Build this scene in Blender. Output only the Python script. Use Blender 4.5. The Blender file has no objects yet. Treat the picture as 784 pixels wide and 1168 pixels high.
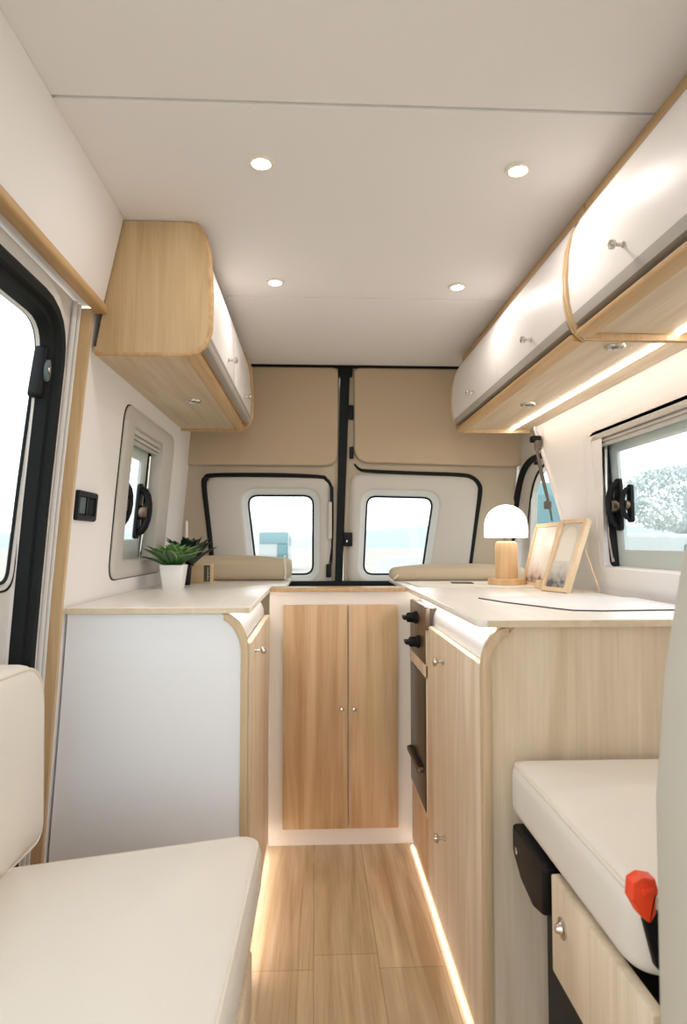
import bpy, bmesh, math, random
from mathutils import Vector, Matrix
random.seed(7)
D = bpy.data; SC = bpy.context.scene; COL = SC.collection
FLOOR = 1.06            # all heights below are measured from the lens, which is this far above the floor
R = math.radians

# ------------------------------------------------------------------ camera, world, exposure
cam = D.objects.new('camera', D.cameras.new('camera')); COL.objects.link(cam); SC.camera = cam
YAW, PIT = math.atan(33/740), math.atan(36/740)
cam.location = (0, 0, FLOOR); cam.rotation_euler = (math.pi/2+PIT, 0, -YAW)
cam.data.sensor_fit = 'VERTICAL'; cam.data.sensor_height = 36; cam.data.lens = 740/1168*36
cam.data.clip_start = .02; cam.data.clip_end = 2000
cam.data.dof.use_dof = True; cam.data.dof.focus_distance = 2.1; cam.data.dof.aperture_fstop = 7
W = D.worlds.new('sky'); SC.world = W; W.use_nodes = True
bg = W.node_tree.nodes['Background']
bg.inputs[0].default_value = (.90, .95, 1, 1); bg.inputs[1].default_value = 1.75
SC.view_settings.view_transform = 'Standard'; SC.view_settings.look = 'None'
SC.view_settings.gamma = 1; SC.view_settings.use_curve_mapping = False
SC.view_settings.exposure = 0.55
SC.cycles.use_denoising = True
SC.cycles.max_bounces = 10; SC.cycles.diffuse_bounces = 7; SC.cycles.transparent_max_bounces = 12
SC.cycles.sample_clamp_indirect = 6
LAMP_W = .85           # each ceiling downlight
LED = (1, .89, .82); BULB = (1, .93, .88)

# ------------------------------------------------------------------ materials
def lin(c):
    return tuple(((v/255)/12.92 if v/255 <= .04045 else ((v/255+.055)/1.055)**2.4) for v in c)
def mat(name, rgb, rough=.5, metal=0, bump=0, bscale=200, var=0, vscale=6, spec=.5, coat=0):
    m = D.materials.new(name); m.use_nodes = True; nt = m.node_tree; b = nt.nodes['Principled BSDF']
    c = lin(rgb); b.inputs['Base Color'].default_value = (*c, 1)
    b.inputs['Roughness'].default_value = rough; b.inputs['Metallic'].default_value = metal
    b.inputs['Specular IOR Level'].default_value = spec; b.inputs['Coat Weight'].default_value = coat
    tc = nt.nodes.new('ShaderNodeTexCoord')
    if var:
        n = nt.nodes.new('ShaderNodeTexNoise'); n.inputs['Scale'].default_value = vscale; n.inputs['Detail'].default_value = 4
        nt.links.new(tc.outputs['Object'], n.inputs['Vector'])
        mx = nt.nodes.new('ShaderNodeMix'); mx.data_type = 'RGBA'
        mx.inputs[6].default_value = (*[v*(1-var) for v in c], 1); mx.inputs[7].default_value = (*[min(1, v*(1+var)) for v in c], 1)
        nt.links.new(n.outputs['Fac'], mx.inputs[0]); nt.links.new(mx.outputs[2], b.inputs['Base Color'])
    if bump:
        n = nt.nodes.new('ShaderNodeTexNoise'); n.inputs['Scale'].default_value = bscale; n.inputs['Detail'].default_value = 3
        nt.links.new(tc.outputs['Object'], n.inputs['Vector'])
        bp = nt.nodes.new('ShaderNodeBump'); bp.inputs['Strength'].default_value = bump; bp.inputs['Distance'].default_value = .002
        nt.links.new(n.outputs['Fac'], bp.inputs['Height']); nt.links.new(bp.outputs[0], b.inputs['Normal'])
    return m
def wood(name, light, dark, axis='z', rough=.5, dens=1.0, contrast=1.0):
    m = D.materials.new(name); m.use_nodes = True; nt = m.node_tree; b = nt.nodes['Principled BSDF']
    tc = nt.nodes.new('ShaderNodeTexCoord'); mp = nt.nodes.new('ShaderNodeMapping')
    s = [14*dens]*3; s['xyz'.index(axis)] = .9*dens
    mp.inputs['Scale'].default_value = s
    nt.links.new(tc.outputs['Object'], mp.inputs['Vector'])
    n1 = nt.nodes.new('ShaderNodeTexNoise'); n1.inputs['Scale'].default_value = 1.6; n1.inputs['Detail'].default_value = 6; n1.inputs['Distortion'].default_value = 1.3
    nt.links.new(mp.outputs[0], n1.inputs['Vector'])
    mp2 = nt.nodes.new('ShaderNodeMapping'); s = [120*dens]*3; s['xyz'.index(axis)] = 3*dens
    mp2.inputs['Scale'].default_value = s; nt.links.new(tc.outputs['Object'], mp2.inputs['Vector'])
    n2 = nt.nodes.new('ShaderNodeTexNoise'); n2.inputs['Scale'].default_value = 2; n2.inputs['Detail'].default_value = 3
    nt.links.new(mp2.outputs[0], n2.inputs['Vector'])
    ad = nt.nodes.new('ShaderNodeMath'); ad.operation = 'MULTIPLY_ADD'; ad.inputs[1].default_value = .24
    nt.links.new(n2.outputs['Fac'], ad.inputs[0])
    sc = nt.nodes.new('ShaderNodeMath'); sc.operation = 'MULTIPLY'; sc.inputs[1].default_value = .80
    nt.links.new(n1.outputs['Fac'], sc.inputs[0]); nt.links.new(sc.outputs[0], ad.inputs[2])
    rp = nt.nodes.new('ShaderNodeValToRGB'); e = rp.color_ramp.elements
    w = .22/contrast
    e[0].position = .53-w; e[0].color = (*lin(dark), 1); e[1].position = .53+w; e[1].color = (*lin(light), 1)
    nt.links.new(ad.outputs[0], rp.inputs[0]); nt.links.new(rp.outputs[0], b.inputs['Base Color'])
    b.inputs['Roughness'].default_value = rough
    bp = nt.nodes.new('ShaderNodeBump'); bp.inputs['Strength'].default_value = .12; bp.inputs['Distance'].default_value = .001
    nt.links.new(n2.outputs['Fac'], bp.inputs['Height']); nt.links.new(bp.outputs[0], b.inputs['Normal'])
    return m
def emit(name, col, st):
    m = D.materials.new(name); m.use_nodes = True; nt = m.node_tree; nt.nodes.clear()
    o = nt.nodes.new('ShaderNodeOutputMaterial'); e = nt.nodes.new('ShaderNodeEmission')
    e.inputs[0].default_value = (*col, 1); e.inputs[1].default_value = st; nt.links.new(e.outputs[0], o.inputs[0]); return m
def glass_mat(name, tint, refl=.06):
    m = D.materials.new(name); m.use_nodes = True; nt = m.node_tree; nt.nodes.clear()
    o = nt.nodes.new('ShaderNodeOutputMaterial'); t = nt.nodes.new('ShaderNodeBsdfTransparent'); g = nt.nodes.new('ShaderNodeBsdfGlossy')
    t.inputs[0].default_value = (*tint, 1); g.inputs['Roughness'].default_value = .02
    mx = nt.nodes.new('ShaderNodeMixShader'); mx.inputs[0].default_value = refl
    nt.links.new(t.outputs[0], mx.inputs[1]); nt.links.new(g.outputs[0], mx.inputs[2]); nt.links.new(mx.outputs[0], o.inputs[0]); return m
def floor_mat():
    m = wood('oak_floor_planks', (226, 203, 170), (188, 158, 122), 'y', .42, .8, 1.5)
    nt = m.node_tree; b = nt.nodes['Principled BSDF']; src = b.inputs['Base Color'].links[0].from_socket
    tc = [n for n in nt.nodes if n.type == 'TEX_COORD'][0]
    mp = nt.nodes.new('ShaderNodeMapping'); mp.inputs['Rotation'].default_value = (0, 0, R(90)); mp.inputs['Location'].default_value = (.52, 0, 0)
    nt.links.new(tc.outputs['Object'], mp.inputs['Vector'])
    br = nt.nodes.new('ShaderNodeTexBrick'); nt.links.new(mp.outputs[0], br.inputs['Vector'])
    br.inputs['Scale'].default_value = 1; br.inputs['Brick Width'].default_value = 1.15; br.inputs['Row Height'].default_value = .165
    br.inputs['Mortar Size'].default_value = .0012; br.inputs['Mortar Smooth'].default_value = .1
    br.inputs['Color1'].default_value = (.90, .89, .87, 1); br.inputs['Color2'].default_value = (1.03, 1.02, 1.01, 1); br.inputs['Mortar'].default_value = (.62, .55, .48, 1)
    br.offset = .05
    mx = nt.nodes.new('ShaderNodeMix'); mx.data_type = 'RGBA'; mx.blend_type = 'MULTIPLY'; mx.inputs[0].default_value = 1
    nt.links.new(src, mx.inputs[6]); nt.links.new(br.outputs['Color'], mx.inputs[7]); nt.links.new(mx.outputs[2], b.inputs['Base Color'])
    return m
M = dict(
    ceil=mat('ceiling_cloth', (230, 228, 228), .7, bump=.15, bscale=260),
    wall=mat('wall_cloth', (236, 233, 231), .7, bump=.12, bscale=260),
    white=mat('white_laminate', (238, 240, 242), .35),
    cream=mat('cream_laminate', (236, 229, 219), .45),
    whitedoor=mat('satin_white_door', (232, 227, 223), .45),
    alu=mat('grey_door_edge', (168, 163, 155), .4),
    pale=wood('pale_oak', (234, 219, 196), (206, 186, 156), 'z', .45, .55, 1.3),
    paley=wood('pale_oak_along', (214, 199, 172), (188, 168, 138), 'y', .45, .7, 1.3),
    honey=wood('honey_oak', (214, 184, 144), (184, 148, 106), 'z', .45, .8, 1.6),
    honeyend=wood('honey_oak_end', (208, 182, 144), (182, 152, 112), 'z', .45, .8, 1.4),
    edge=wood('plywood_edge', (206, 172, 126), (178, 140, 94), 'y', .45, 1.5),
    edgez=wood('plywood_edge_upright', (220, 192, 152), (196, 162, 118), 'z', .45, 1.5),
    edgepale=wood('pale_edge', (214, 192, 158), (190, 164, 126), 'z', .45, 1.5),
    edgetop=wood('worktop_edge', (226, 210, 184), (208, 188, 156), 'y', .45, 1.2),
    top=wood('white_grained_worktop', (242, 238, 231), (232, 225, 214), 'y', .28, .7, .8),
    pad=mat('tan_upholstered_pad', (186, 167, 141), .85, bump=.3, bscale=500),
    backp=mat('tan_cloth_lining', (186, 173, 152), .85, bump=.3, bscale=500),
    trim=mat('greige_door_trim', (196, 192, 184), .6),
    sash=mat('blue_grey_window_reveal', (208, 213, 212), .4),
    steel=mat('painted_van_metal', (214, 212, 208), .35),
    rub=mat('black_rubber', (12, 17, 19), .6, spec=.25),
    blk=mat('black_plastic', (10, 12, 14), .5, spec=.25),
    chrome=mat('chrome', (210, 205, 198), .15, 1),
    dsteel=mat('bronzed_steel', (120, 106, 92), .38, 1),
    ovglass=mat('smoked_oven_glass', (58, 48, 40), .3, spec=.4),
    leather=mat('cream_leather', (224, 218, 207), .5, bump=.25, bscale=350, var=.03),
    leatherg=mat('greige_leather', (186, 181, 166), .55, bump=.25, bscale=350, var=.03),
    mattress=mat('tan_mattress_cover', (190, 175, 150), .8, bump=.25, bscale=400),
    piping=mat('cream_piping', (222, 214, 198), .5),
    glass=glass_mat('window_glass', (.96, .985, .985)),
    sashg=mat('grey_green_acrylic', (192, 202, 198), .3),
    led=emit('led_strip', LED, 9), ledw=emit('floor_led_strip', (1, .89, .82), 7), ledo=emit('overhead_led_strip', (1, .85, .74), 17), bulb=emit('downlight_lens', (1, .93, .84), 30),
    dome=emit('lit_opal_dome', (1, .93, .84), 2.2),
    offlens=mat('unlit_lens', (186, 186, 180), .15),
    beech=wood('beech', (226, 192, 148), (206, 166, 118), 'z', .5, 1.4),
    pot=mat('white_ceramic', (244, 243, 240), .3),
    soil=mat('soil', (50, 38, 28), .9),
    marble=mat('white_marbled_cloth', (240, 240, 240), .4, var=.06, vscale=9),
    frame=wood('pale_frame_wood', (238, 214, 180), (224, 194, 154), 'z', .5, 1.5),
    orange=mat('orange_red_plastic', (235, 70, 30), .4),
    box=wood('tan_board', (214, 188, 148), (196, 168, 126), 'x', .6, 1.2),
    brown=mat('dark_label', (70, 62, 52), .6), offwhite=mat('off_white', (232, 226, 212), .6),
    grass=mat('bleached_ground', (170, 166, 155), .9, var=.08, vscale=.3),
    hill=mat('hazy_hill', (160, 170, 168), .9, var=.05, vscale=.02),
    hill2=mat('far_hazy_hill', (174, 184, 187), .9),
    teal=mat('pale_teal_paint', (112, 150, 154), .5), teal2=mat('deep_teal_glass', (76, 126, 130), .3), web=mat('webbing', (104, 96, 86), .7),
    carw=mat('white_car_paint', (178, 184, 182), .5), tyre=mat('grey_tyre', (90, 104, 106), .8),
    foliage=mat('pale_foliage', (208, 216, 214), 1, spec=0, var=.04, vscale=2), bark=mat('pale_bark', (190, 198, 198), .9),
)
M['floor'] = floor_mat()

# ------------------------------------------------------------------ mesh helpers
OFF = {}
def build(name, bm, m, parent=None, loc=None, smooth=True, angle=38):
    """links a bmesh authored in lens-height coordinates as one mesh object"""
    me = D.meshes.new(name)
    bmesh.ops.recalc_face_normals(bm, faces=bm.faces)
    off = OFF[parent.name] if parent else Vector(loc if loc else centre(bm))
    for v in bm.verts: v.co -= off
    bm.to_mesh(me); bm.free()
    for mm in (m if isinstance(m, list) else [m]): me.materials.append(mm)
    if smooth:
        for p in me.polygons: p.use_smooth = True
        me.set_sharp_from_angle(angle=R(angle))
    o = D.objects.new(name, me); COL.objects.link(o)
    if parent: o.parent = parent
    else: o.location = off + Vector((0, 0, FLOOR))
    OFF[o.name] = off
    return o
def centre(bm):
    xs = [v.co.x for v in bm.verts]; ys = [v.co.y for v in bm.verts]; zs = [v.co.z for v in bm.verts]
    return ((min(xs)+max(xs))/2, (min(ys)+max(ys))/2, min(zs))
def tag(o, label, cat, group=None):
    o['label'] = label; o['category'] = cat
    if group: o['group'] = group
    return o
def thing(name, label, cat, loc, group=None):
    o = D.objects.new(name, None); o.empty_display_size = .05; COL.objects.link(o)
    o.location = Vector(loc)+Vector((0, 0, FLOOR)); OFF[o.name] = Vector(loc)
    return tag(o, label, cat, group)
def struct(o): o['kind'] = 'structure'; return o
def sempty(name, loc):
    o = D.objects.new(name, None); o.empty_display_size = .05; COL.objects.link(o)
    o.location = Vector(loc)+Vector((0, 0, FLOOR)); OFF[o.name] = Vector(loc); return struct(o)
def copy_tree(o, parent=None, loc=None):
    c = o.copy(); COL.objects.link(c)
    if parent: c.parent = parent
    if loc is not None: c.location = Vector(loc)+Vector((0, 0, FLOOR))
    for ch in [x for x in D.objects if x.parent == o]: copy_tree(ch, c)
    return c
def BM(): return bmesh.new()
def box(bm, x0, x1, y0, y1, z0, z1, bev=0, seg=2):
    t = BM(); bmesh.ops.create_cube(t, size=1)
    for v in t.verts: v.co = Vector((x0+(v.co.x+.5)*(x1-x0), y0+(v.co.y+.5)*(y1-y0), z0+(v.co.z+.5)*(z1-z0)))
    if bev: bmesh.ops.bevel(t, geom=t.edges[:], offset=bev, segments=seg, affect='EDGES', profile=.5)
    merge(bm, t); return bm
def merge(bm, t, mi=None):
    me = D.meshes.new('tmp'); t.to_mesh(me); t.free(); n = len(bm.faces); bm.from_mesh(me); D.meshes.remove(me)
    if mi is not None:
        bm.faces.ensure_lookup_table()
        for f in bm.faces[n:]: f.material_index = mi
def boxo(x0, x1, y0, y1, z0, z1, bev=0, seg=2): return box(BM(), x0, x1, y0, y1, z0, z1, bev, seg)
MAP = {'x': lambda u, v, w: (w, u, v), 'y': lambda u, v, w: (u, w, v), 'z': lambda u, v, w: (u, v, w)}
def prism(bm, pts, axis, a0, a1, bev=0, seg=2):
    f = MAP[axis] if isinstance(axis, str) else axis
    t = BM()
    A = [t.verts.new(f(p[0], p[1], a0)) for p in pts]; B = [t.verts.new(f(p[0], p[1], a1)) for p in pts]
    n = len(pts); fa = t.faces.new(A); fb = t.faces.new(B[::-1])
    for i in range(n): t.faces.new((A[i], B[i], B[(i+1) % n], A[(i+1) % n]))
    bmesh.ops.recalc_face_normals(t, faces=t.faces)
    if bev:
        es = list(set(fa.edges[:]+fb.edges[:]))
        bmesh.ops.bevel(t, geom=es, offset=bev, segments=seg, affect='EDGES', profile=.5)
    merge(bm, t); return bm
def inset(pts, d):
    n = len(pts); out = []
    area = sum(pts[i][0]*pts[(i+1) % n][1]-pts[(i+1) % n][0]*pts[i][1] for i in range(n))
    sg = 1 if area > 0 else -1
    for i in range(n):
        p0, p1, p2 = Vector(pts[i-1][:2]), Vector(pts[i][:2]), Vector(pts[(i+1) % n][:2])
        a = (p1-p0).normalized(); b = (p2-p1).normalized()
        na = Vector((-a.y, a.x))*sg; nb = Vector((-b.y, b.x))*sg
        k = (na+nb); k = k/(max(.2, 1+na.dot(nb)))
        out.append((p1.x+k.x*d, p1.y+k.y*d))
    return out
def rpoly(pts, r, seg=6, sub=1):
    """rounded polygon; r may be one radius or one per corner; sub = points along each straight side"""
    n = len(pts); rr = r if isinstance(r, (list, tuple)) else [r]*n; cor = []
    for i in range(n):
        p0, p1, p2 = Vector(pts[i-1][:2]), Vector(pts[i][:2]), Vector(pts[(i+1) % n][:2])
        a = (p0-p1); b = (p2-p1); ang = a.angle(b); q = max(1e-4, rr[i]); t = min(q/math.tan(ang/2), a.length*.49, b.length*.49)
        A = p1+a.normalized()*t; B = p1+b.normalized()*t; arc = []
        for k in range(seg+1):
            s = k/seg; w = s
            # quadratic arc close to a circle
            c = .08*math.sin(math.pi*s)
            P = A*(1-w)**2+p1*2*w*(1-w)+B*w*w
            mid = (A+B)/2; P = P+(p1-mid)*(-c*.0)
            arc.append(P)
        cor.append(arc)
    out = []
    for i in range(n):
        out += [(p.x, p.y) for p in cor[i]]
        A = cor[i][-1]; B = cor[(i+1) % n][0]
        for k in range(1, sub): out.append(tuple(A.lerp(B, k/sub)))
    return out
def loft(bm, loops, cap0=False, cap1=False, closed=True):
    V = [[bm.verts.new(p) for p in L] for L in loops]; n = len(V[0])
    for a, b in zip(V, V[1:]):
        for i in range(n if closed else n-1): bm.faces.new((a[i], a[(i+1) % n], b[(i+1) % n], b[i]))
    if cap0: bm.faces.new(V[0][::-1])
    if cap1: bm.faces.new(V[-1])
    return bm
def ring(mapf, poly, r, prof, seg=6, sub=1, cap0=False, cap1=False, bm=None):
    """loft through insets of a rounded polygon: prof = [(inset, height)], mapf(u, v, w)"""
    rr = r if isinstance(r, (list, tuple)) else [r]*len(poly)
    loops = []
    for d, h in prof:
        L = rpoly(inset(poly, d) if d else poly, [max(.003, q-d) for q in rr], seg, sub)
        loops.append([mapf(u, v, h) for u, v in L])
    return loft(bm or BM(), loops, cap0, cap1)
def tube(bm, pts, r, closed=False, seg=8, rz=None):
    P = [Vector(p) for p in pts]; n = len(P); loops = []; up = None
    for i in range(n):
        if closed: t = (P[(i+1) % n]-P[i-1])
        else: t = (P[min(i+1, n-1)]-P[max(i-1, 0)])
        t.normalize()
        if up is None:
            up = Vector((0, 0, 1)) if abs(t.z) < .9 else Vector((0, 1, 0))
        s = t.cross(up).normalized(); up = s.cross(t).normalized()
        q = r[i] if isinstance(r, (list, tuple)) else r; qz = rz if rz else q
        loops.append([P[i]+s*math.cos(a)*q+up*math.sin(a)*qz for a in [2*math.pi*k/seg for k in range(seg)]])
    if closed: loops.append(loops[0])
    if closed:
        V = [[bm.verts.new(p) for p in L] for L in loops[:-1]]; V.append(V[0])
        for a, b in zip(V, V[1:]):
            for k in range(seg): bm.faces.new((a[k], a[(k+1) % seg], b[(k+1) % seg], b[k]))
    else: loft(bm, loops, True, True)
    return bm
def lathe(bm, prof, c, seg=32, axis='z', cap0=True, cap1=True):
    f = {'z': lambda a, b, h: (c[0]+a, c[1]+b, c[2]+h), 'x': lambda a, b, h: (c[0]+h, c[1]+a, c[2]+b), 'y': lambda a, b, h: (c[0]+a, c[1]+h, c[2]+b)}[axis]
    loops = [[f(r*math.cos(t), r*math.sin(t), h) for t in [2*math.pi*k/seg for k in range(seg)]] for r, h in prof]
    return loft(bm, loops, cap0, cap1)
def cushion(mapf, poly, r, w0, w1, rad=.03, crown=.02, seg=8, er=5):
    """upholstered block: rounded outline, rolled edges, crowned face at w1"""
    s = 1 if w1 > w0 else -1; prof = []
    for k in range(er+1):
        a = math.pi/2*k/er; prof.append((rad*(1-math.sin(a)), w0+s*rad*(1-math.cos(a))))
    for k in range(er+1):
        a = math.pi/2*k/er; prof.append((rad*(1-math.cos(a)), w1-s*rad*(1-math.sin(a))))
    bm = BM(); rr = r if isinstance(r, (list, tuple)) else [r]*len(poly); loops = []
    for d, h in prof: loops.append(rpoly(inset(poly, d) if d > 1e-5 else poly, [max(.004, q-d*.6) for q in rr], seg, 6))
    last = loops[-1]; cx = sum(p[0] for p in last)/len(last); cy = sum(p[1] for p in last)/len(last)
    L3 = [[mapf(u, v, h) for u, v in L] for L, (d, h) in zip(loops, prof)]
    for f in (.93, .8, .6, .35, .12):
        L3.append([mapf(cx+(u-cx)*f, cy+(v-cy)*f, w1+s*crown*(1-f**2.4)) for u, v in last])
    loft(bm, L3, True, True)
    return bm, [mapf(u, v, w1-s*rad*.28) for u, v in rpoly(inset(poly, rad*.28), [max(.004, q-rad*.2) for q in rr], seg, 6)]

def sm(p, n=4):
    p = [Vector(q) for q in p]; out = []
    for i in range(len(p)-1):
        a, b, c, d = p[max(i-1, 0)], p[i], p[i+1], p[min(i+2, len(p)-1)]
        for k in range(n):
            t = k/n; out.append(.5*((2*b)+(c-a)*t+(2*a-5*b+4*c-d)*t*t+(3*b-a-3*c+d)*t**3))
    return out+[p[-1]]
def smr(r, n=4): return [r[i]+(r[i+1]-r[i])*k/n for i in range(len(r)-1) for k in range(n)]+[r[-1]]
ZS = [-1.06, -.734, -.439, -.154, .128, .365, .572, .81]; XS = [-.655, -.642, -.624, -.609, -.588, -.567, -.55, -.49]
def XL(z):
    if z <= ZS[0]: return XS[0]
    for i in range(7):
        if z <= ZS[i+1]: return XS[i]+(XS[i+1]-XS[i])*(z-ZS[i])/(ZS[i+1]-ZS[i])
    return XS[-1]
LEFT = lambda u, v, w: (XL(v)+w, u, v)
XR = .93
RIGHT = lambda u, v, w: (XR-w, u, v)
YB = 2.94
BACK = lambda u, v, w: (u, YB-w, v)
ZC, ZT, ZF, ZO = .811, -.156, -1.06, .475     # ceiling, worktop, floor, underside of overhead units
AL, AR, YC = -.158, .333, 2.322                # aisle faces and the cabinet at its end

# ------------------------------------------------------------------ floor, ceiling
struct(build('floor', boxo(-.7, 1.02, -.9, 3.0, ZF-.03, ZF), M['floor'], smooth=False, loc=(0, 0, ZF)))
bm = BM()
for y0, y1 in ((-.9, 1.160), (1.168, 2.106), (2.112, 2.96)):
    box(bm, -.62, 1.0, y0, y1, ZC, ZC+.02, .003)
box(bm, -.62, 1.0, -.9, 2.96, ZC+.012, ZC+.03)
struct(build('ceiling', bm, M['ceil'], smooth=False))

# ------------------------------------------------------------------ left wall behind the left cabinets, with its window hole
def wall_grid(mapf, u0, u1, v0, v1, holes, step=.015, clip=None):
    bm = BM(); nu = round((u1-u0)/step); nv = round((v1-v0)/step); G = {}
    for i in range(nu+1):
        for j in range(nv+1):
            u = u0+(u1-u0)*i/nu; v = v0+(v1-v0)*j/nv; G[i, j] = (u, v)
    V = {}
    def g(i, j):
        if (i, j) not in V: V[i, j] = bm.verts.new(mapf(*G[i, j], 0))
        return V[i, j]
    for i in range(nu):
        for j in range(nv):
            u = (G[i, j][0]+G[i+1, j][0])/2; v = (G[i, j][1]+G[i, j+1][1])/2
            if any(a < u < b and c < v < d for a, b, c, d in holes): continue
            if clip and clip(u, v): continue
            bm.faces.new((g(i, j), g(i+1, j), g(i+1, j+1), g(i, j+1)))
    return bm
struct(build('wall_left', wall_grid(LEFT, 1.602, YB, ZF, ZC, [(2.0, 2.52, -.08, .40)]), M['wall']))
# plywood strip closing the front edge of the wall lining
bm = BM(); n = 14; L0 = []; L1 = []
zs = [ZF+(.575-ZF)*k/n for k in range(n+1)]
loft(bm, [[(XL(z)-.026, 1.588, z), (XL(z)+.004, 1.588, z), (XL(z)+.004, 1.602, z), (XL(z)-.026, 1.602, z)] for z in zs], True, True)
struct(build('trim_1', bm, M['edgez'], angle=60))
# lining panel over the sliding door, and its wooden edge
bm = BM(); prism(bm, [(-.525, .585), (-.478, ZC-.001), (-.60, ZC-.001), (-.60, .585)], 'y', .2, 1.606, .002)
struct(build('wall_upper', bm, M['wall']))
bm = BM(); prism(bm, rpoly([(-.545, .568), (-.512, .568), (-.516, .592), (-.545, .592)], .008, 4), 'y', .2, 1.607)
struct(build('trim_2', bm, M['edge']))

# left small window
w1 = sempty('window_1', (-.6, 2.25, -.11))
P = [(1.935, -.108), (2.585, -.108), (2.585, .42), (1.935, .42)]
Q = [(2.035, -.057), (2.43, -.057), (2.43, .368), (2.035, .368)]
def two(mapf, P, rP, profP, Q, rQ, profQ, seg=6, sub=4):
    loops = []
    for pts, rr, prof in ((P, rP, profP), (Q, rQ, profQ)):
        rr = rr if isinstance(rr, (list, tuple)) else [rr]*len(pts)
        for d, h in prof: loops.append([mapf(u, v, h) for u, v in rpoly(inset(pts, d) if d else pts, [max(.003, q-d) for q in rr], seg, sub)])
    return loft(BM(), loops)
build('window_frame', two(LEFT, P, .06, [(0, 0), (0, .006), (.005, .010), (.02, .011)], Q, .03, [(-.012, .011), (0, .005), (.003, -.02), (.005, -.045)]), M['trim'], w1)
build('reveal_seal', tube(BM(), [LEFT(u, v, .000) for u, v in rpoly(inset(P, -.001), .061, 6, 4)], .0028, True), M['blk'], w1)
build('sash', ring(LEFT, inset(Q, -.02), .03, [(0, -.044), (.085, -.044), (.092, -.050), (.092, -.060)], sub=4), M['sashg'], w1)
build('sash_seal', ring(LEFT, inset([(2.035, -.10), (2.43, -.10), (2.43, .368), (2.035, .368)], -.004), .03, [(0, -.036), (.022, -.038), (.024, -.045)], sub=4), M['blk'], w1)
build('glass_pane', ring(LEFT, inset(Q, .05), .03, [(0, -.055)], sub=4, cap1=True), M['glass'], w1)
bl = build('roller_blind', box(box(boxo(XL(.35)-.03, XL(.35)-.003, 2.04, 2.425, .350, .367, .004), XL(.35)-.03, XL(.35)-.008, 2.045, 2.425, .336, .347, .003), XL(.35)-.03, XL(.35)-.012, 2.045, 2.425, .326, .333, .002), M['trim'], w1)
build('guide_wire', tube(BM(), [LEFT(2.405, .32, -.034), LEFT(2.41, .1, -.034), LEFT(2.39, -.055, -.034)], .004), M['chrome'], w1)
def latch(mapf, u, v, w, parent, name='window_latch', s=1.0):
    bm = BM()
    prism(bm, rpoly([(u-.018*s, v-.07*s), (u+.018*s, v-.07*s), (u+.02*s, v+.07*s), (u-.014*s, v+.07*s)], .012*s, 4), mapf, w, w+.012, .003)
    o = build(name, bm, M['blk'], parent)
    bm = BM(); pts = []
    for k in range(9):
        a = math.pi*(k/8); pts.append(mapf(u+.004*math.sin(a), v+.055*s*math.cos(a), w+.012+.022*s*math.sin(a)))
    tube(bm, pts, .009*s)
    build('latch_lever', bm, M['blk'], o)
    bm = BM(); prism(bm, [(u+.014*s*math.cos(t), v-.005+.018*s*math.sin(t)) for t in [2*math.pi*k/16 for k in range(16)]], mapf, w+.01, w+.03*s, .003)
    build('latch_button', bm, M['dsteel'], o)
    return o
latch(LEFT, 2.33, .115, -.044, w1, s=1.4)
latch(LEFT, 2.13, .13, -.05, w1, s=1.2)  # added as geometry in place of the first latch's reflection in the glass

# socket on the left wall
t = thing('wall_socket', 'black double switch plate on the white left wall beside the wooden strip', 'socket', LEFT(1.69, .06, 0))
So = [(1.620, .058), (1.764, .058), (1.764, .133), (1.620, .133)]
build('face_plate', ring(LEFT, So, .008, [(0, -.002), (0, .006), (.003, .009), (.014, .009), (.015, .002)], sub=2, cap1=True), M['blk'], t)
bm = BM(); prism(bm, [(1.682, .072), (1.692, .072), (1.692, .119), (1.682, .119)], LEFT, .002, .009)
build('divider', bm, M['blk'], t)
bm = BM(); prism(bm, [(1.70, .075), (1.748, .075), (1.748, .117), (1.70, .117)], LEFT, .003, .0055, .001)
build('socket_insert', bm, M['rub'], t)
bm = BM(); prism(bm, [(1.637, .075), (1.678, .075), (1.678, .117), (1.637, .117)], LEFT, .003, .0075, .002)
build('rocker', bm, M['tyre'], t)

# ------------------------------------------------------------------ sliding door side at the left, near the camera
d3 = sempty('door_3', (-.62, 1.0, ZF))
So = [(.42, -.95), (1.468, -.95), (1.468, .527), (.42, .527)]; sr = [.05, .1, .13, .13]
big = [(.20, ZF), (1.589, ZF), (1.589, .58), (.20, .58)]
bm = two(LEFT, big, .004, [(0, -.028)], So, sr, [(-.045, -.028), (-.035, -.01), (-.012, -.012), (0, -.02)], sub=8)
struct(build('wall_pillar', bm, M['steel']))
bm = BM(); tube(bm, [(XL(z)-.02, 1.545, z) for z in zs], .006); tube(bm, [(XL(z)-.018, 1.566, z) for z in zs], .005)
build('pillar_seam', bm, M['steel'], d3)
build('door_seal', ring(LEFT, So, sr, [(-.004, -.02), (0, .0), (.010, .006), (.024, .003), (.028, -.010), (.040, -.012), (.044, -.024), (.050, -.045)], sub=8), M['rub'], d3)
Gd = [(.52, -.082), (1.400, -.082), (1.428, .502), (.52, .502)]
Di = inset(So, .048)
bm = two(LEFT, Di, .08, [(0, -.035), (.003, -.042)], Gd, [.03, .03, .04, .03], [(-.018, -.042), (-.014, -.038), (-.009, -.038), (-.004, -.046)], sub=8)
build('door_panel', bm, M['steel'], d3)
build('glass_seal', tube(BM(), [LEFT(u, v, -.044) for u, v in rpoly(inset(Gd, .0), [.03, .03, .04, .03], 6, 8)], .004, True), M['rub'], d3)
build('glass_seal', tube(BM(), [LEFT(u, v, -.040) for u, v in rpoly(inset(Gd, -.017), [.04, .04, .05, .04], 6, 8)], .003, True), M['rub'], d3)
build('glass_pane', ring(LEFT, Gd, [.03, .03, .04, .03], [(0, -.046)], sub=8, cap1=True), M['glass'], d3)
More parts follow.
